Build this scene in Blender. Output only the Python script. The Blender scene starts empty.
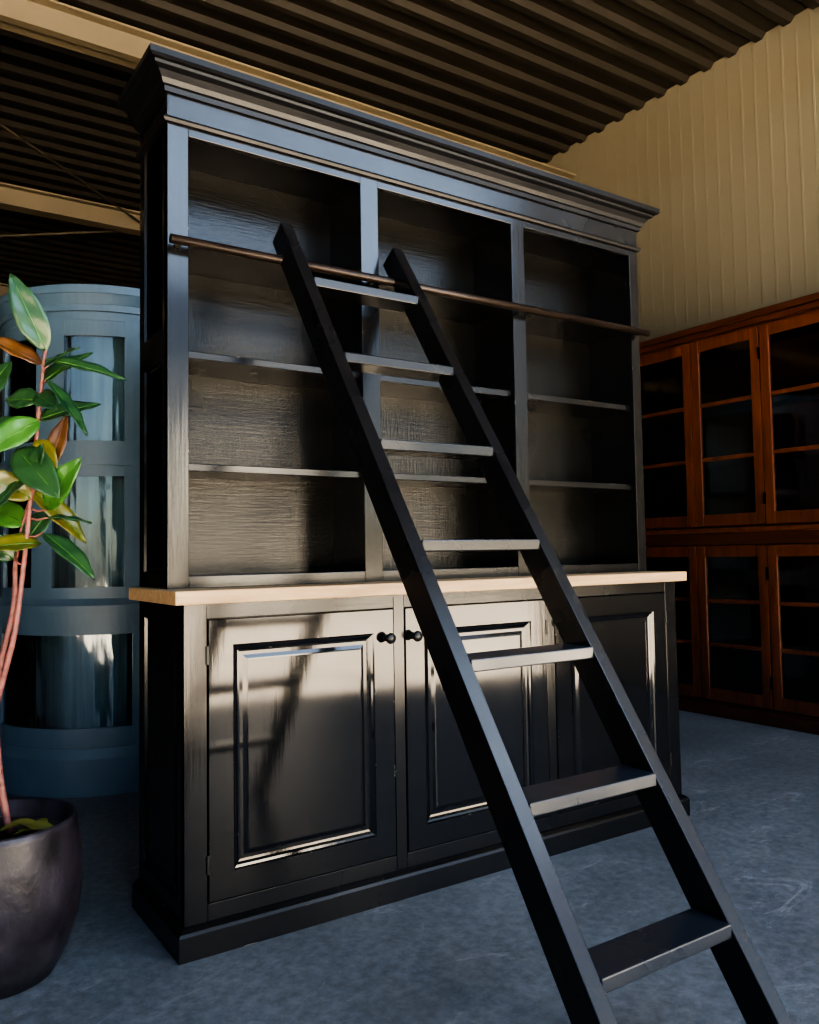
import bpy, bmesh, math, random
from mathutils import Vector, Matrix
random.seed(4)
S=bpy.context.scene
COL=S.collection
# ---------------------------------------------------------------- materials
def newmat(name):
    m=bpy.data.materials.new(name);m.use_nodes=True
    nt=m.node_tree;b=nt.nodes['Principled BSDF']
    return m,nt,b
def N(nt,t,**k):
    n=nt.nodes.new(t)
    for a,v in k.items():
        if a in n.inputs: n.inputs[a].default_value=v
        else: setattr(n,a,v)
    return n
def ramp(nt,fac,stops):
    r=nt.nodes.new('ShaderNodeValToRGB')
    e=r.color_ramp.elements
    e[0].position=stops[0][0];e[0].color=(*stops[0][1],1)
    e[1].position=stops[-1][0];e[1].color=(*stops[-1][1],1)
    for p,c in stops[1:-1]:
        x=e.new(p);x.color=(*c,1)
    nt.links.new(fac,r.inputs[0]);return r
def coords(nt,scale=(1,1,1)):
    tc=nt.nodes.new('ShaderNodeTexCoord');mp=nt.nodes.new('ShaderNodeMapping')
    mp.inputs['Scale'].default_value=scale
    nt.links.new(tc.outputs['Object'],mp.inputs[0]);return mp.outputs[0]
def bump(nt,b,h,strength,dist=0.01):
    bp=N(nt,'ShaderNodeBump');bp.inputs['Strength'].default_value=strength;bp.inputs['Distance'].default_value=dist
    nt.links.new(h,bp.inputs['Height']);nt.links.new(bp.outputs[0],b.inputs['Normal'])
def simple(name,col,rough=.5,var=.25,scale=(8,8,8),bs=.1,metal=0,spec=.5,bd=.004):
    m,nt,b=newmat(name)
    n=N(nt,'ShaderNodeTexNoise',Scale=1.0,Detail=5.0)
    nt.links.new(coords(nt,scale),n.inputs['Vector'])
    r=ramp(nt,n.outputs[0],[(.3,tuple(c*(1-var) for c in col)),(.7,tuple(min(1,c*(1+var)) for c in col))])
    nt.links.new(r.outputs[0],b.inputs['Base Color'])
    b.inputs['Roughness'].default_value=rough;b.inputs['Metallic'].default_value=metal
    b.inputs['Specular IOR Level'].default_value=spec
    if bs>0:bump(nt,b,n.outputs[0],bs,bd)
    return m
def black_paint(name,scale,rough=.2,col=(.006,.0062,.0072),bs=.2,wear=True,wearamt=.64,weave=None,spec=.5):
    m,nt,b=newmat(name)
    b.inputs['Specular IOR Level'].default_value=spec
    n=N(nt,'ShaderNodeTexNoise',Scale=1.0,Detail=6.0,Roughness=.6)
    nt.links.new(coords(nt,scale),n.inputs['Vector'])
    hgt=n.outputs[0]
    if weave:
        nw=N(nt,'ShaderNodeTexNoise',Scale=1.0,Detail=3.0,Roughness=.6)
        nt.links.new(coords(nt,weave),nw.inputs['Vector'])
        aw=N(nt,'ShaderNodeMath',operation='ADD');nt.links.new(hgt,aw.inputs[0]);nt.links.new(nw.outputs[0],aw.inputs[1]);hgt=aw.outputs[0]
    n2=N(nt,'ShaderNodeTexNoise',Scale=3.0,Detail=4.0)
    nt.links.new(coords(nt),n2.inputs['Vector'])
    rr=N(nt,'ShaderNodeMapRange');rr.inputs['From Min'].default_value=.3;rr.inputs['From Max'].default_value=.7
    rr.inputs['To Min'].default_value=rough*.75;rr.inputs['To Max'].default_value=rough*1.35
    nt.links.new(n2.outputs[0],rr.inputs[0]);nt.links.new(rr.outputs[0],b.inputs['Roughness'])
    bump(nt,b,hgt,bs,.002)
    if wear:
        bv=N(nt,'ShaderNodeBevel',samples=6);bv.inputs['Radius'].default_value=.004
        ge=N(nt,'ShaderNodeNewGeometry')
        dt=N(nt,'ShaderNodeVectorMath',operation='DOT_PRODUCT')
        nt.links.new(bv.outputs[0],dt.inputs[0]);nt.links.new(ge.outputs['Normal'],dt.inputs[1])
        lt=N(nt,'ShaderNodeMath',operation='LESS_THAN');lt.inputs[1].default_value=.95
        nt.links.new(dt.outputs['Value'],lt.inputs[0])
        n3=N(nt,'ShaderNodeTexNoise',Scale=9.0,Detail=6.0,Roughness=.7)
        nt.links.new(coords(nt),n3.inputs['Vector'])
        gt=N(nt,'ShaderNodeMath',operation='GREATER_THAN');gt.inputs[1].default_value=wearamt
        nt.links.new(n3.outputs[0],gt.inputs[0])
        mu=N(nt,'ShaderNodeMath',operation='MULTIPLY')
        nt.links.new(lt.outputs[0],mu.inputs[0]);nt.links.new(gt.outputs[0],mu.inputs[1])
        mx=N(nt,'ShaderNodeMix',data_type='RGBA')
        mx.inputs[6].default_value=(*col,1);mx.inputs[7].default_value=(.42,.38,.31,1)
        nt.links.new(mu.outputs[0],mx.inputs[0]);nt.links.new(mx.outputs[2],b.inputs['Base Color'])
    else:
        b.inputs['Base Color'].default_value=(*col,1)
    return m
def wood(name,c1,c2,scale,rough=.45,bs=.15):
    m,nt,b=newmat(name)
    n=N(nt,'ShaderNodeTexNoise',Scale=1.0,Detail=7.0,Roughness=.65,Distortion=.6)
    nt.links.new(coords(nt,scale),n.inputs['Vector'])
    r=ramp(nt,n.outputs[0],[(.3,c1),(.7,c2)])
    nt.links.new(r.outputs[0],b.inputs['Base Color']);b.inputs['Roughness'].default_value=rough
    bump(nt,b,n.outputs[0],bs,.003);return m
def glass(name,tint,gl=.25,rough=.03,bs=.4):
    m=bpy.data.materials.new(name);m.use_nodes=True;nt=m.node_tree;nt.nodes.clear()
    o=N(nt,'ShaderNodeOutputMaterial');t=N(nt,'ShaderNodeBsdfTransparent');g=N(nt,'ShaderNodeBsdfGlossy')
    t.inputs[0].default_value=(*tint,1);g.inputs['Roughness'].default_value=rough
    fr=N(nt,'ShaderNodeFresnel');fr.inputs[0].default_value=1.5
    ad=N(nt,'ShaderNodeMath',operation='ADD');ad.inputs[1].default_value=gl
    nz=N(nt,'ShaderNodeTexNoise',Scale=3.0);nt.links.new(coords(nt,(3,3,.6)),nz.inputs['Vector'])
    bp=N(nt,'ShaderNodeBump');bp.inputs['Strength'].default_value=bs;bp.inputs['Distance'].default_value=.03
    nt.links.new(nz.outputs[0],bp.inputs['Height']);nt.links.new(bp.outputs[0],g.inputs['Normal'])
    mx=N(nt,'ShaderNodeMixShader')
    nt.links.new(fr.outputs[0],ad.inputs[0]);nt.links.new(ad.outputs[0],mx.inputs[0])
    nt.links.new(t.outputs[0],mx.inputs[1]);nt.links.new(g.outputs[0],mx.inputs[2]);nt.links.new(mx.outputs[0],o.inputs[0])
    return m
BLK=black_paint('black_paint_vertical',(40,40,3),rough=.16)
DOOR=black_paint('black_door_paint',(50,40,4),rough=.075,bs=.09,wearamt=.62)
BLKH=black_paint('black_paint_horizontal',(3,40,40),rough=.22)
CROWN=black_paint('black_crown_paint',(3,40,40),rough=.36,spec=.28,wearamt=.66)
BACK=black_paint('black_back_panel',(9,60,150),rough=.22,col=(.005,.0048,.0044),bs=.5,wear=False,weave=(170,60,14),spec=.34)
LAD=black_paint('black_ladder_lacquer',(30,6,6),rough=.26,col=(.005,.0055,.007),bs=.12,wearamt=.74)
RUNG_SHEEN=black_paint('worn_sheen_rung_lacquer',(6,30,6),rough=.34,col=(.018,.022,.030),bs=.12,wearamt=.68,spec=.8)  # lacquer copy lightened to paint in bluish sky sheen; edge chips are wear
RAILM=simple('bronze_rail',(.035,.025,.02),.35,metal=.6,bs=.02)
KNOB=simple('black_iron',(.01,.01,.01),.35,bs=.05)
OAK=wood('oak_counter',(.33,.205,.105),(.54,.37,.205),(3,40,40),.5)
MAH=wood('mahogany_door',(.050,.0155,.0065),(.145,.044,.017),(20,20,2),.28)
MAHD=wood('mahogany_carcass',(.038,.013,.006),(.08,.025,.011),(20,3,20),.33)
BLUE=simple('blue_grey_paint',(.070,.118,.165),.42,.1,(5,5,5),.06)
BLUEI=simple('pale_interior',(.13,.19,.22),.7,.4,(40,40,1.2),.1)
GL=glass('cabinet_glass',(.82,.88,.9),.05,.06,.3)
GLD=glass('dark_glass',(.85,.85,.85),.01,.05,.06)
BEIGE=simple('beige_steel',(.125,.10,.062),.55,.1,(2,2,2),.02)
BRACE=simple('brace_steel',(.07,.056,.036),.55,.1,(2,2,2),.02)
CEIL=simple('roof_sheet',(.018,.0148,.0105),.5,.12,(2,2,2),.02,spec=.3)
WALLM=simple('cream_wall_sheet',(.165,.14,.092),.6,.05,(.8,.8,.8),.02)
DARK=simple('dark_wall',(.02,.019,.018),.8,.2,(1,1,1),.02)
POT=simple('dark_glazed_pot',(.030,.024,.030),.38,.6,(12,12,12),.6,bd=.008)
SOIL=simple('soil',(.03,.02,.012),.95,.5,(40,40,40),.8,bd=.01)
STEM=simple('rubber_stem',(.24,.085,.07),.5,.35,(30,30,60),.3)
PAVE=simple('sunlit_paving',(.62,.56,.47),.9,.35,(1.6,1.6,1.6),.05)
def leafmat(n,c,c2,rough=.28):
    m,nt,b=newmat(n)
    tc=N(nt,'ShaderNodeTexCoord');ns=N(nt,'ShaderNodeTexNoise',Scale=9.0,Detail=3.0)
    nt.links.new(tc.outputs['Object'],ns.inputs['Vector'])
    r=ramp(nt,ns.outputs[0],[(.35,c),(.65,c2)])
    nt.links.new(r.outputs[0],b.inputs['Base Color']);b.inputs['Roughness'].default_value=rough
    return m
LG=leafmat('leaf_deep_green',(.012,.042,.018),(.026,.075,.024))
LB=leafmat('leaf_bright_green',(.035,.12,.022),(.07,.19,.035))
LY=leafmat('leaf_olive_yellow',(.07,.085,.014),(.16,.14,.025))
LR=leafmat('leaf_red_brown',(.07,.03,.012),(.13,.06,.018))
m,nt,b=newmat('concrete_floor');FLOOR=m
c=coords(nt)
n1=N(nt,'ShaderNodeTexNoise',Scale=1.5,Detail=9.0,Roughness=.68);n2=N(nt,'ShaderNodeTexNoise',Scale=30.0,Detail=8.0,Roughness=.75)
n3=N(nt,'ShaderNodeTexNoise',Scale=3.6,Detail=12.0,Roughness=.85,Distortion=1.2)
for n in(n1,n2):nt.links.new(c,n.inputs['Vector'])
nt.links.new(coords(nt,(.7,1.6,1)),n3.inputs['Vector'])
r1=ramp(nt,n1.outputs[0],[(.3,(.115,.124,.134)),(.7,(.21,.222,.235))])
r2=ramp(nt,n2.outputs[0],[(.3,(.5,.5,.5)),(.7,(1.2,1.2,1.2))])
mx=N(nt,'ShaderNodeMix',data_type='RGBA',blend_type='MULTIPLY');mx.inputs[0].default_value=1
nt.links.new(r1.outputs[0],mx.inputs[6]);nt.links.new(r2.outputs[0],mx.inputs[7])
r3=ramp(nt,n3.outputs[0],[(.56,(0,0,0)),(.64,(1,1,1))])
mx2=N(nt,'ShaderNodeMix',data_type='RGBA');nt.links.new(r3.outputs[0],mx2.inputs[0])
nt.links.new(mx.outputs[2],mx2.inputs[6]);mx2.inputs[7].default_value=(.27,.275,.285,1)
nt.links.new(mx2.outputs[2],b.inputs['Base Color'])
b.inputs['Roughness'].default_value=.42
bump(nt,b,n2.outputs[0],.25,.004)
# ---------------------------------------------------------------- helpers
def empty(name):
    e=bpy.data.objects.new(name,None);COL.objects.link(e);return e
def obj(name,bm,mat,parent=None,smooth=False,bevel=0,seg=2):
    me=bpy.data.meshes.new(name);bmesh.ops.recalc_face_normals(bm,faces=bm.faces);bm.to_mesh(me);bm.free()
    o=bpy.data.objects.new(name,me);COL.objects.link(o)
    me.materials.append(mat)
    if smooth:
        for p in me.polygons:p.use_smooth=True
    if parent:o.parent=parent
    if bevel:
        md=o.modifiers.new('b','BEVEL');md.width=bevel;md.segments=seg;md.limit_method='ANGLE'
    return o
def addbox(bm,a,b):
    vs=[bm.verts.new((x,y,z)) for x in(a[0],b[0]) for y in(a[1],b[1]) for z in(a[2],b[2])]
    return [bm.faces.new([vs[i] for i in f]) for f in((0,1,3,2),(4,6,7,5),(0,4,5,1),(2,3,7,6),(0,2,6,4),(1,5,7,3))]
def boxes(name,lst,mat,parent=None,bevel=.0015):
    bm=bmesh.new()
    for a,b in lst:addbox(bm,a,b)
    return obj(name,bm,mat,parent,bevel=bevel)
def panel(name,org,U,V,Nn,w,h,prof,mat,parent):
    """nested rectangular loops; prof=[(inset,height)]"""
    org,U,V,Nn=map(Vector,(org,U,V,Nn));bm=bmesh.new();loops=[]
    for i,hh in prof:
        loops.append([bm.verts.new(org+U*a+V*b_+Nn*hh) for a,b_ in((i,i),(w-i,i),(w-i,h-i),(i,h-i))])
    for A,B in zip(loops,loops[1:]):
        for k in range(4):bm.faces.new((A[k],A[(k+1)%4],B[(k+1)%4],B[k]))
    bm.faces.new(loops[-1])
    return obj(name,bm,mat,parent)
def sweep3(name,prof,x0,x1,y0,yb,mat,parent):
    bm=bmesh.new();rows=[]
    for o,z in prof:
        rows.append([bm.verts.new(p) for p in((x0-o,yb,z),(x0-o,y0-o,z),(x1+o,y0-o,z),(x1+o,yb,z))])
    for A,B in zip(rows,rows[1:]):
        for k in range(3):bm.faces.new((A[k],A[k+1],B[k+1],B[k]))
    bm.faces.new(rows[-1]);bm.faces.new(rows[0])
    bm.faces.new([r[0] for r in rows]);bm.faces.new([r[3] for r in rows])
    return obj(name,bm,mat,parent)
def tube(name,pts,rad,mat,parent,seg=10):
    bm=bmesh.new();pts=[Vector(p) for p in pts];rings=[]
    if not hasattr(rad,'__len__'):rad=[rad]*len(pts)
    for i,p in enumerate(pts):
        t=(pts[min(i+1,len(pts)-1)]-pts[max(i-1,0)]).normalized()
        a=t.cross(Vector((0.13,.97,.2))).normalized();b_=t.cross(a)
        rings.append([bm.verts.new(p+(a*math.cos(2*math.pi*k/seg)+b_*math.sin(2*math.pi*k/seg))*rad[i]) for k in range(seg)])
    for A,B in zip(rings,rings[1:]):
        for k in range(seg):bm.faces.new((A[k],A[(k+1)%seg],B[(k+1)%seg],B[k]))
    bm.faces.new(rings[0]);bm.faces.new(rings[-1])
    return obj(name,bm,mat,parent,smooth=True)
def lathe(name,prof,c,mat,parent,seg=48,axis='z'):
    bm=bmesh.new();rings=[]
    for r,h in prof:
        ring=[]
        for k in range(seg):
            a=2*math.pi*k/seg
            if axis=='z':p=(c[0]+r*math.cos(a),c[1]+r*math.sin(a),c[2]+h)
            else:p=(c[0]+r*math.cos(a),c[1]-h,c[2]+r*math.sin(a))
            ring.append(bm.verts.new(p))
        rings.append(ring)
    for A,B in zip(rings,rings[1:]):
        for k in range(seg):bm.faces.new((A[k],A[(k+1)%seg],B[(k+1)%seg],B[k]))
    bm.faces.new(rings[0]);bm.faces.new(rings[-1])
    return obj(name,bm,mat,parent,smooth=True)
# ---------------------------------------------------------------- bookcase
W=1.984;D=.41;HC=.95;CB=.913;YU=.139;H=2.462
bk=empty('library_bookcase')
boxes('plinth',[((-.012,-.012,0),(W+.012,D,.066))],BLKH,bk)
sweep3('plinth_moulding',[(.02,0),(.02,.062),(.016,.07),(.006,.078),(0,.08)],0,W,0,D,BLKH,bk)
boxes('base_carcass',[((.012,.022,.07),(W-.012,D,CB))],BLK,bk)
doorx=[(.063,.657),(.695,1.289),(1.327,1.921)]
zb,zt=.125,.872
boxes('face_frame_stiles',[((a,0,.08),(b_,.024,CB)) for a,b_ in((0,.063),(.657,.695),(1.289,1.327),(1.921,W))],BLK,bk)
boxes('face_frame_rails',[((a,0.0005,z0),(b_,.024,z1)) for a,b_ in doorx for z0,z1 in((.08,zb),(zt,CB))],BLKH,bk)
dp=[(0,-.014),(0,.0),(.002,.003),(.070,.003),(.074,-.001),(.080,-.003),(.086,-.008),(.092,-.009),(.102,-.009),(.112,-.005),(.116,-.0045)]
for i,(a,b_) in enumerate(doorx):
    g=.0025
    panel('door_%d'%(i+1),(a+g,0,zb+g),(1,0,0),(0,0,1),(0,-1,0),b_-a-2*g,zt-zb-2*g,dp,DOOR,bk)
for i,x in enumerate((.627,.725,1.36)):
    lathe('knob_%d'%(i+1),[(.004,0),(.011,.001),(.011,.004),(.006,.007),(.006,.016),(.014,.02),(.017,.026),(.015,.033),(.008,.037),(.001,.038)],(x,-.003,.783),KNOB,bk,24,'y')
for i,x in enumerate((.064,1.288,1.920)):
    boxes('hinge_%d'%(i+1),[((x-.004,-.006,z),(x+.004,.0,z+.05)) for z in(.2,.75)],KNOB,bk)
sp=[(0,-.012),(0,0),(.052,0),(.058,-.008),(.066,-.010),(.08,-.010),(.09,-.004)]
panel('base_side_left',(0,D,.08),(0,-1,0),(0,0,1),(-1,0,0),D-.002,CB-.08,sp,BLK,bk)
panel('base_side_right',(W,.002,.08),(0,1,0),(0,0,1),(1,0,0),D-.002,CB-.08,sp,BLK,bk)
boxes('counter_top',[((-.033,-.033,CB),(W+.033,D,HC))],OAK,bk,.003)
ST=[(0,.062),(.641,.708),(1.291,1.354),(1.935,W)]
boxes('upper_stiles',[((a,YU,HC),(b_,YU+.024,2.30)) for a,b_ in ST],BLK,bk)
bays=[(.062,.641),(.708,1.291),(1.354,1.935)]
boxes('upper_rails',[((a,YU+.0005,z0),(b_,YU+.024,z1)) for a,b_ in bays for z0,z1 in((HC,.984),(2.262,2.30))],BLKH,bk)
boxes('upper_sides',[((.008,YU+.01,HC),(.04,D-.02,2.40)),((W-.04,YU+.01,HC),(W-.008,D-.02,2.40))],BLK,bk)
us=[(0,-.010),(0,0),(.045,0),(.05,-.007),(.058,-.008)]
for nm,org,U,nn in(('left',(0,D,HC),(0,-1,0),(-1,0,0)),('right',(W,YU+.001,HC),(0,1,0),(1,0,0))):
    o=Vector(org)
    panel('upper_side_panel_low_'+nm,o,U,(0,0,1),nn,D-YU-.001,.70,us,BLK,bk)
    panel('upper_side_panel_high_'+nm,o+Vector((0,0,.70)),U,(0,0,1),nn,D-YU-.001,.745,us,BLK,bk)
boxes('dividers',[((.66,YU+.02,HC),(.69,D-.02,2.38)),((1.307,YU+.02,HC),(1.338,D-.02,2.38))],BLK,bk)
boxes('back_panel',[((.02,D-.022,HC),(W-.02,D-.004,2.40))],BACK,bk)
boxes('bay_floor',[((.03,YU+.02,HC),(W-.03,D-.02,.984))],BLKH,bk)
boxes('bay_top',[((.03,YU+.02,2.30),(W-.03,D-.02,2.33))],BLKH,bk)
for i,z in enumerate((1.297,1.625,1.953)):
    for j,(a,b_) in enumerate(((.04,.66),(.69,1.307),(1.338,W-.04))):
        boxes('shelf_%d_%d'%(i+1,j+1),[((a,YU+.022,z-.011),(b_,D-.022,z+.011))],BLKH,bk,.002)
boxes('frieze',[((0.001,YU,2.30),(W-.001,D-.004,2.40))],BLKH,bk)
sweep3('frieze_bead',[(0,2.286),(.010,2.288),(.014,2.296),(.010,2.304),(0,2.306)],0,W,YU,D,CROWN,bk)
sweep3('crown_moulding',[(0,2.372),(.010,2.374),(.012,2.388),(.018,2.392),(.024,2.405),(.036,2.420),(.050,2.428),(.052,2.436),(.062,2.438),(.069,2.444),(.069,2.462)],0,W,YU,D,CROWN,bk)
ry,rz=.098,1.9325
tube('ladder_rail',[(-.004,ry,rz),(W+.004,ry,rz)],.0135,RAILM,bk,20)
for i,x in enumerate((.03,.675,1.322,1.955)):
    tube('rail_bracket_%d'%(i+1),[(x,ry,rz),(x,YU+.002,rz)],.008,RAILM,bk,12)
# ---------------------------------------------------------------- ladder
ld=empty('library_ladder')
lx,lw,t=.3707,.3687,.038
k=.6806; d=.076
def front_y(z):return -.0523-(1.833-z)*k
dirv=Vector((0,k,1)).normalized();nb=Vector((0,1,-k)).normalized()
def stringer(name,x0,x1,ztop):
    bm=bmesh.new()
    f0=Vector((0,front_y(0),0));ft=Vector((0,front_y(ztop),ztop))
    bt=ft+nb*d; b0=Vector((0,front_y(0)+d/nb.y,0))
    a=[bm.verts.new((x0,p.y,p.z)) for p in(f0,ft,bt,b0)];b_=[bm.verts.new((x1,p.y,p.z)) for p in(f0,ft,bt,b0)]
    bm.faces.new(a);bm.faces.new(b_)
    for i in range(4):bm.faces.new((a[i],a[(i+1)%4],b_[(i+1)%4],b_[i]))
    return obj(name,bm,LAD,ld,bevel=.002)
stringer('stringer_left',lx-t,lx,2.05)
stringer('stringer_right',lx+lw-.004,lx+lw+t-.004,2.05)
for i in range(7):
    z=1.833-.2589*i;y=front_y(z)
    boxes('rung_%d'%(i+1),[((lx-.001,y+.002,z-.014),(lx+lw-.003,y+.002+.096,z+.014))],RUNG_SHEEN if i>3 else LAD,ld,.003)  # lower rungs take the copy with sheen painted into its colour
# ---------------------------------------------------------------- blue rounded display cabinet
bl=empty('rounded_display_cabinet')
CX,CY,R=.36,2.18,.51;XR=1.75;YB=2.30
def outline(off,a0=180,a1=270,n=24):
    r=R+off
    return [(CX+r*math.cos(math.radians(a0+(a1-a0)*i/n)),CY+r*math.sin(math.radians(a0+(a1-a0)*i/n))) for i in range(n+1)]
def full(off):
    L=outline(off);Rr=[((CX+XR)-x,y) for x,y in reversed(L)]
    return [(CX-R-off,YB)]+L+Rr+[(XR+R+off,YB)]
def slab(name,z0,z1,off,mat=BLUE,off2=None):
    bm=bmesh.new();P0=full(off);P1=full(off if off2 is None else off2)
    A=[bm.verts.new((x,y,z0)) for x,y in P0];B=[bm.verts.new((x,y,z1)) for x,y in P1]
    n=len(A)
    for i in range(n):bm.faces.new((A[i],A[(i+1)%n],B[(i+1)%n],B[i]))
    bm.faces.new(A);bm.faces.new(B)
    return obj(name,bm,mat,bl)
def shell(name,a0,a1,z0,z1,off,th,mat):
    bm=bmesh.new();n=max(2,int((a1-a0)/3));q=[]
    for i in range(n+1):
        a=math.radians(a0+(a1-a0)*i/n);c_,s_=math.cos(a),math.sin(a)
        q.append([bm.verts.new((CX+r*c_,CY+r*s_,z)) for r,z in((R+off,z0),(R+off,z1),(R+off-th,z1),(R+off-th,z0))])
    for A,B in zip(q,q[1:]):
        for k_ in range(4):bm.faces.new((A[k_],A[(k_+1)%4],B[(k_+1)%4],B[k_]))
    bm.faces.new(q[0]);bm.faces.new(q[-1])
    return obj(name,bm,mat,bl)
slab('base_plinth',0,.16,.03);slab('base_step',.16,.20,.03,off2=.015)
slab('base_floor',.20,.25,.012)
slab('base_top_ledge',.74,.80,.015);slab('ledge_moulding',.80,.83,.035);slab('ledge_top',.83,.86,.02,off2=0)
slab('mid_rail',1.46,1.50,.006);slab('cornice_lower',2.12,2.16,.0)
slab('cornice_mid',2.16,2.19,.012);slab('cornice_cove',2.19,2.235,.014,off2=.035);slab('cornice_cap',2.235,2.262,.04);slab('cornice_top',2.262,2.275,.03)
def tier(nm,z0,z1,stiles,rail,off):
    for i,(a,b_) in enumerate(stiles):shell(nm+'_stile_%d'%i,a,b_,z0,z1,off,.03,BLUE)
    for i,((a,b_),(c_,e)) in enumerate(zip(stiles,stiles[1:])):
        shell(nm+'_rail_low_%d'%i,b_,c_,z0,z0+rail,off-.003,.025,BLUE)
        shell(nm+'_rail_top_%d'%i,b_,c_,z1-rail,z1,off-.003,.025,BLUE)
        shell(nm+'_glass_%d'%i,b_,c_,z0+rail,z1-rail,off-.014,.004,GL)
tier('upper_door',1.50,2.12,[(180,186),(216,232),(262,270)],.07,0)
tier('middle_door',.86,1.46,[(180,186),(214,226),(262,270)],.05,0)
tier('base_door',.25,.74,[(180,190),(266,270)],.04,.015)
boxes('front_panel',[((CX,1.67,.2),(XR,1.70,2.12))],BLUE,bl)
boxes('interior_back',[((-.12,YB-.03,.2),(2.2,YB,2.15))],BLUEI,bl)
shell('interior_lining',181,269,.25,2.12,-.20,.01,BLUEI)
# ---------------------------------------------------------------- mahogany glazed cabinet
mh=empty('glazed_bookcase_cabinet')
X0=3.73;X1=4.14;ys=[2.20,1.71,1.22,.73,.24,-.25,-.74]
boxes('carcass',[((X1-.02,ys[-1],0),(X1,ys[0],2.42)),((X0+.02,ys[-1],0),(X1,ys[-1]+.03,2.42)),((X0+.02,ys[0]-.03,0),(X1,ys[0],2.42)),
 ((X0+.015,ys[-1],0),(X1,ys[0],.09)),((X0+.015,ys[-1],1.06),(X1,ys[0],1.15)),((X0+.015,ys[-1],2.34),(X1,ys[0],2.43))],MAHD,mh)
boxes('mid_ledge',[((X0-.03,ys[-1]-.02,1.135),(X1,ys[0]+.02,1.165))],MAH,mh,.004)
boxes('plinth',[((X0-.012,ys[-1]-.01,0),(X1,ys[0]+.01,.07))],MAHD,mh,.004)
boxes('cornice',[((X0-.015,ys[-1]-.01,2.375),(X1,ys[0]+.01,2.41)),((X0-.035,ys[-1]-.03,2.41),(X1,ys[0]+.03,2.45))],MAHD,mh,.006)
for i in range(6):
    ya,yb_=ys[i+1],ys[i]
    for tn,z0,z1 in(('upper',1.175,2.36),('lower',.095,1.055)):
        s=.062;g=.003;l=[]
        l+=[((X0,ya+g,z0),(X0+.028,ya+s,z1)),((X0,yb_-s,z0),(X0+.028,yb_-g,z1))]
        l+=[((X0+.001,ya+s,z0),(X0+.027,yb_-s,z0+.075)),((X0+.001,ya+s,z1-.07),(X0+.027,yb_-s,z1))]
        hh=(z1-z0-.145)
        for kk in(1,2):
            zc=z0+.075+hh*kk/3
            l.append(((X0+.004,ya+s,zc-.013),(X0+.024,yb_-s,zc+.013)))
        boxes('door_%s_%d'%(tn,i+1),l,MAH,mh,.004)
        boxes('glass_%s_%d'%(tn,i+1),[((X0+.012,ya+s,z0+.07),(X0+.016,yb_-s,z1-.06))],GLD,mh,0)
        boxes('shelf_%s_%d'%(tn,i+1),[((X0+.05,ya,z0+.075+hh*kk/3-.01),(X1-.02,yb_,z0+.075+hh*kk/3+.01)) for kk in(1,2)],MAHD,mh)
        hy=ya if i%2==0 else yb_
        boxes('hinges_%s_%d'%(tn,i+1),[((X0-.004,hy-.008,z),(X0+.002,hy+.008,z+.07)) for z in(z0+.12,z1-.2)],KNOB,mh,0)
# ---------------------------------------------------------------- building shell (front side is open to a sunny yard)
YF=-3.2
bm=bmesh.new();addbox(bm,(-8,YF,-.1),(4.3,10,0))
out=addbox(bm,(-14,-16,-.1),(16,YF-.001,-.004))  # unseen yard paving outside, joined to the indoor floor mesh
for f_ in out:f_.material_index=1
fl=obj('floor_and_yard',bm,FLOOR);fl.data.materials.append(PAVE)
def corr(name,axis,lo,hi,period,depth,a0,a1,base,mat,th=.04,wide=(.55,.65,.9)):
    bm=bmesh.new();P=[];p=lo
    while p<hi:
        P+=[(p,0),(p+period*wide[0],0),(p+period*wide[1],depth),(p+period*wide[2],depth)];p+=period
    P.append((p,0));A=[];B=[]
    for s,h in P:
        if axis=='wall':A.append(bm.verts.new((base-h,s,a0)));B.append(bm.verts.new((base-h,s,a1)))
        else:A.append(bm.verts.new((a0,s,base-h)));B.append(bm.verts.new((a1,s,base-h)))
    for i in range(len(A)-1):bm.faces.new((A[i],A[i+1],B[i+1],B[i]))
    if axis=='wall':addbox(bm,(base+.001,lo,a0),(base+th,hi,a1))
    else:addbox(bm,(a0,lo,base+.001),(a1,hi,base+th))
    return obj(name,bm,mat)
corr('wall_right','wall',YF,10,.10,.0010,0,4.45,4.20,WALLM,wide=(.8,.84,.96))
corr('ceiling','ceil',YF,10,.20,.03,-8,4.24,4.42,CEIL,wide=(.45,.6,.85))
boxes('wall_back',[((-8,9.9,0),(4.3,10,4.6))],DARK,None,0)
boxes('wall_left',[((-8,YF,0),(-7.9,10,4.6))],DARK,None,0)
def ibeam(name,y,z,h=.18,w=.13):
    boxes(name,[((-7.9,y,z),(4.19,y+w,z+.015)),((-7.9,y+w/2-.006,z),(4.19,y+w/2+.006,z+h)),((-7.9,y,z+h-.015),(4.19,y+w,z+h))],BEIGE,None,0)
for y in(2.62,5.38,8.2,-.4):ibeam('roof_beam',y,3.97 if y<5 else 4.03)
for a,b_ in(((-1.5,2.7,4.12),(1.5,5.5,4.12)),((1.5,5.5,4.1),(-2,8.2,4.1))):
    tube('roof_brace',[a,b_],.011,BRACE,None,8)
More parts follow.
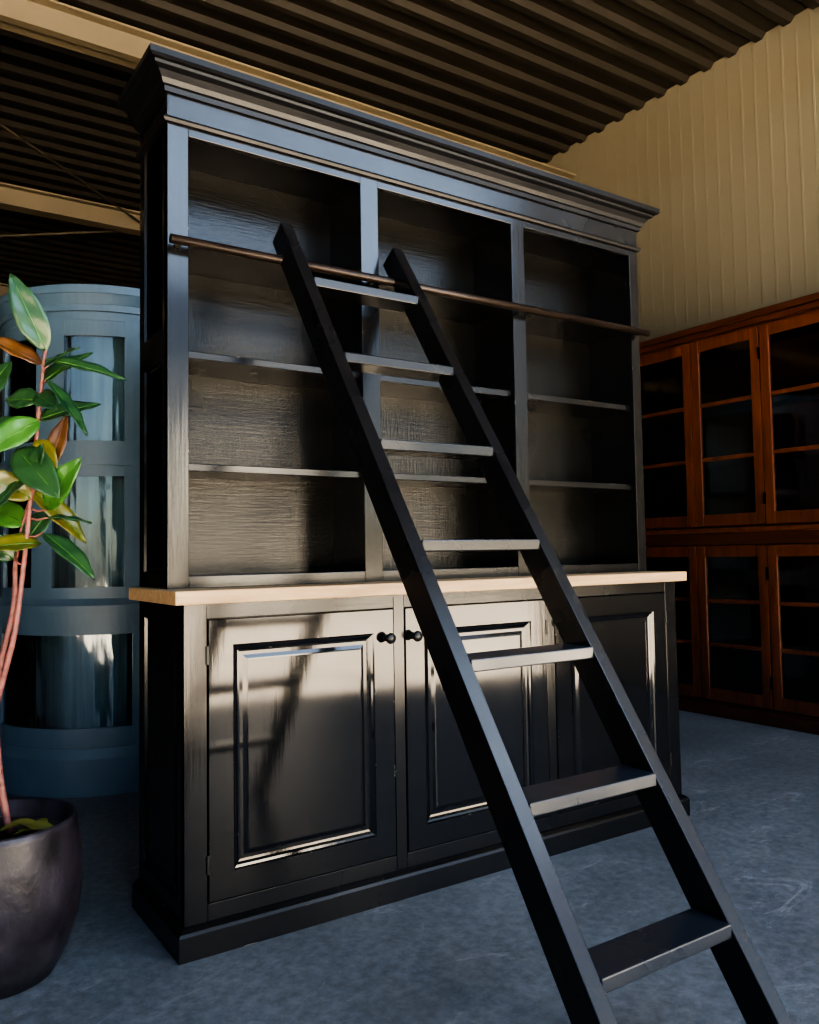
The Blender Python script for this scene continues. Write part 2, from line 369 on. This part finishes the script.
# ---------------------------------------------------------------- potted rubber plant
pl=empty('potted_rubber_plant')
PC=Vector((-.417,.202,0));RA=Vector((.831,-.556,0));FA=Vector((.556,.831,0))
def Q(a,z,b_=0):return PC+RA*(a/100)+FA*(b_/100)+Vector((0,0,z/100))
lathe('pot',[(.125,0),(.142,.004),(.172,.06),(.198,.14),(.206,.22),(.203,.30),(.194,.365),(.192,.38),(.186,.386),(.176,.380),(.174,.34),(.15,.335)],PC,POT,pl,64)
lathe('soil',[(.001,.338),(.09,.345),(.180,.338),(.180,.33),(.001,.33)],PC,SOIL,pl,40)
def interp(pts,n):
    pts=[Vector(p) for p in pts];out=[]
    for i in range(len(pts)-1):
        p0=pts[max(i-1,0)];p1=pts[i];p2=pts[i+1];p3=pts[min(i+2,len(pts)-1)]
        for j in range(n):
            t_=j/n
            out.append(.5*((2*p1)+(p2-p0)*t_+(2*p0-5*p1+4*p2-p3)*t_*t_+(3*p1-p0-3*p2+p3)*t_**3))
    out.append(pts[-1]);return out
stems=[[(-3,34,0),(-2.5,52,0),(.5,68,-1),(4.5,84,-1),(5.7,96,0),(7.2,110,0),(8,125,1),(9.8,145,1),(11.5,158,0)],
       [(2,34,3),(-1,52,3),(-1,72,2),(2.5,92,3),(3,104,3),(6,116,2),(11,128,0)],
       [(-6,34,2),(-8,60,2),(-9,90,3),(-6,120,4),(-8,150,4),(-10,172,5)]]
sp_=[]
for i,s in enumerate(stems):
    P=interp([Q(a,z,b_) for a,z,b_ in s],6);sp_+=P
    tube('stem_%d'%(i+1),P,[.0095-.0055*j/len(P) for j in range(len(P))],STEM,pl,10)
def leaf(name,base,tip,width,mat,facing,droop=.1,fold=.25):
    base,tip=Vector(base),Vector(tip);ax=tip-base;L=ax.length;ax.normalize()
    f=Vector(facing);f=(f-ax*f.dot(ax)).normalized();sd=ax.cross(f)
    bm=bmesh.new();nu,nv=14,6;G=[]
    for i in range(nu+1):
        u=i/nu;w=width/2*(math.sin(math.pi*u**.85)**.75 if 0<u<1 else 0)*(1-.15*u)
        c=base+ax*L*u+f*(-droop*L*u*u+droop*L*u)
        row=[]
        for j in range(-nv//2,nv//2+1):
            v=j/(nv/2)
            row.append(bm.verts.new(c+sd*w*v+f*(abs(v)*w*fold)+f*.002*math.sin(u*17+v*3)))
        G.append(row)
    for A,B in zip(G,G[1:]):
        for j in range(nv):bm.faces.new((A[j],A[j+1],B[j+1],B[j]))
    bmesh.ops.remove_doubles(bm,verts=bm.verts,dist=.0002)
    o=obj(name,bm,mat,pl,smooth=True)
    md=o.modifiers.new('s','SOLIDIFY');md.thickness=.0012
    s0=min((p for p in sp_ if p.z<base.z+.01),key=lambda p:(p-base).length)
    mid=(s0+base)/2+Vector((0,0,-.006))
    tube(name+'_petiole',[s0,mid,base,base+ax*L*.12],[.003,.0028,.0025,.0015],STEM,pl,8)
    tube(name+'_midrib',[base+ax*L*u+f*(droop*L*(u-u*u)+.0015) for u in(.02,.25,.5,.75,.95)],[.0018,.0015,.0012,.0009,.0005],LB if mat is not LR else LR,pl,6)
cam_side=(-.45,-.83,.35);up=(0,-.25,1);rt=(.5,-.8,.3);lf=(-.8,-.5,.3)
leaves=[((11.9,158,0),(3.6,178,-3),8.2,LG,cam_side),((10.8,154.5,0),(-3,161.5,-4),7,LR,(-.3,-.6,.8)),((11.3,156,0),(31.4,151,4),6,LG,(-.1,-.6,.8)),
((11.3,153.7,0),(23,157.5,-6),6,LG,(-.2,-.6,.8)),((12.1,150.6,0),(24.2,135,-4),5.5,LG,rt),((10.3,140,0),(-1.5,130.5,-6),9,LB,cam_side),
((4.4,132.6,0),(18.6,119,-7),10,LG,cam_side),((12.1,116.6,0),(23.2,129.5,-5),8,LB,cam_side),((11.3,110.7,0),(26.3,98.6,-4),7,LG,(.1,-.6,.8)),
((8.2,119.7,0),(-3,126.5,-5),7.5,LY,cam_side),((10.8,108,0),(-1.5,106.8,-6),8,LY,(-.2,-.6,.8)),((12.1,114.6,0),(22.4,113.3,4),5,LG,up),
((12.4,127.5,1),(16,141.6,3),5.5,LR,cam_side),((9.5,145.5,1),(-1,146.5,5),7,LG,cam_side),((8.2,136,2),(-7,139,4),9,LG,cam_side),
((7,122,2),(19,108,9),8,LY,rt),((6,113,2),(-6,118,8),8,LB,cam_side),((10.5,150,1),(20,160,10),7,LG,lf),((9,140,1),(22,146,11),7,LG,lf),
((-7,130,4),(-22,138,0),9,LG,cam_side),((-8,150,4),(-24,160,4),9,LG,cam_side),((-10,170,5),(-6,190,5),8,LG,cam_side),((-8,145,4),(-2,158,10),8,LG,cam_side),((-9,100,3),(-24,96,0),9,LB,up),
((4,104,0),(-5,112,-6),7,LG,cam_side),((8,128,1),(2,116,-7),8,LG,lf),((9,147,1),(17,142,-5),6,LG,cam_side),
((8,124,1),(14,133,-6),6,LG,cam_side),((9,135,1),(16,126,-3),6,LY,cam_side),((6,108,1),(12,118,5),6,LG,cam_side)]
for i,(b_,t_,w,mt,f) in enumerate(leaves):
    leaf('leaf_%d'%(i+1),Q(*b_),Q(*t_),w/100,mt,f,droop=random.uniform(.06,.16))
for i,(a,b2,ang) in enumerate(((2,-4,20),(-3,-8,80),(6,2,-40),(7,-6,10))):
    c_=Q(a,35.5,b2);dv=(RA*math.cos(math.radians(ang))+FA*math.sin(math.radians(ang)))
    bm=bmesh.new();sd=Vector((-dv.y,dv.x,0));r0=[]
    for u in range(9):
        uu=u/8;w=.032*math.sin(math.pi*uu)**.8 if 0<u<8 else 0
        r0.append([bm.verts.new(c_+dv*(.11*uu)+sd*w*v+Vector((0,0,.02*math.sin(uu*3)+.008*abs(v)))) for v in(-1,0,1)])
    for A,B in zip(r0,r0[1:]):
        for j in(0,1):bm.faces.new((A[j],A[j+1],B[j+1],B[j]))
    bmesh.ops.remove_doubles(bm,verts=bm.verts,dist=.0002)
    obj('fallen_leaf_%d'%(i+1),bm,LY,pl,smooth=True)
# ---------------------------------------------------------------- light
w=bpy.data.worlds.new('World');S.world=w;w.use_nodes=True;nt=w.node_tree
bg=nt.nodes['Background'];sky=nt.nodes.new('ShaderNodeTexSky');sky.sky_type='NISHITA';sky.sun_disc=False
sky.sun_elevation=math.radians(50);sky.sun_rotation=math.radians(120);sky.air_density=1.1;sky.ground_albedo=.3
nt.links.new(sky.outputs[0],bg.inputs[0]);bg.inputs[1].default_value=.32
def area(name,loc,target,sx,sy,power,col):
    l=bpy.data.lights.new(name,'AREA');l.shape='RECTANGLE';l.size=sx;l.size_y=sy;l.energy=power;l.color=col
    o=bpy.data.objects.new(name,l);COL.objects.link(o);o.location=loc
    o.rotation_euler=(Vector(target)-Vector(loc)).to_track_quat('-Z','Y').to_euler();return o
area('daylight_standin_warm',(4.1,-9,1.7),(1.0,.3,1.2),1.6,2.8,330,(1,.84,.62))  # unseen lamp added beyond the opening for warm highlights on the shelf backs
area('daylight_opening_cool',(1.5,-3.6,3.9),(1.0,-.5,.5),5,1.6,190,(.55,.74,1.0))
sun=bpy.data.lights.new('sun','SUN');sun.energy=115;sun.color=(1,.89,.74);sun.angle=.01
so=bpy.data.objects.new('sun',sun);COL.objects.link(so);so.location=(5,-8,10)
so.rotation_euler=Vector((-.5,-.06,-.85)).to_track_quat('-Z','Y').to_euler()
try:
    S.view_settings.view_transform='AgX';S.view_settings.look='AgX - High Contrast'
except Exception as e: print(e)
# ---------------------------------------------------------------- camera
yaw,pit,rol,f=.5897,.0546,-.0161,829.9
F=Vector((math.sin(yaw)*math.cos(pit),math.cos(yaw)*math.cos(pit),math.sin(pit)))
R_=Vector((math.cos(yaw),-math.sin(yaw),0));U=R_.cross(F)
R2=R_*math.cos(rol)+U*math.sin(rol);U2=-R_*math.sin(rol)+U*math.cos(rol)
cd=bpy.data.cameras.new('camera');co=bpy.data.objects.new('camera',cd);COL.objects.link(co)
M=Matrix((R2,U2,-F)).transposed().to_4x4();M.translation=Vector((-.7261,-2.1649,1.0397));co.matrix_world=M
cd.sensor_fit='VERTICAL';cd.sensor_height=24;cd.lens=f/1024*24;cd.shift_y=-4.2/1024;cd.clip_start=.02
S.camera=co
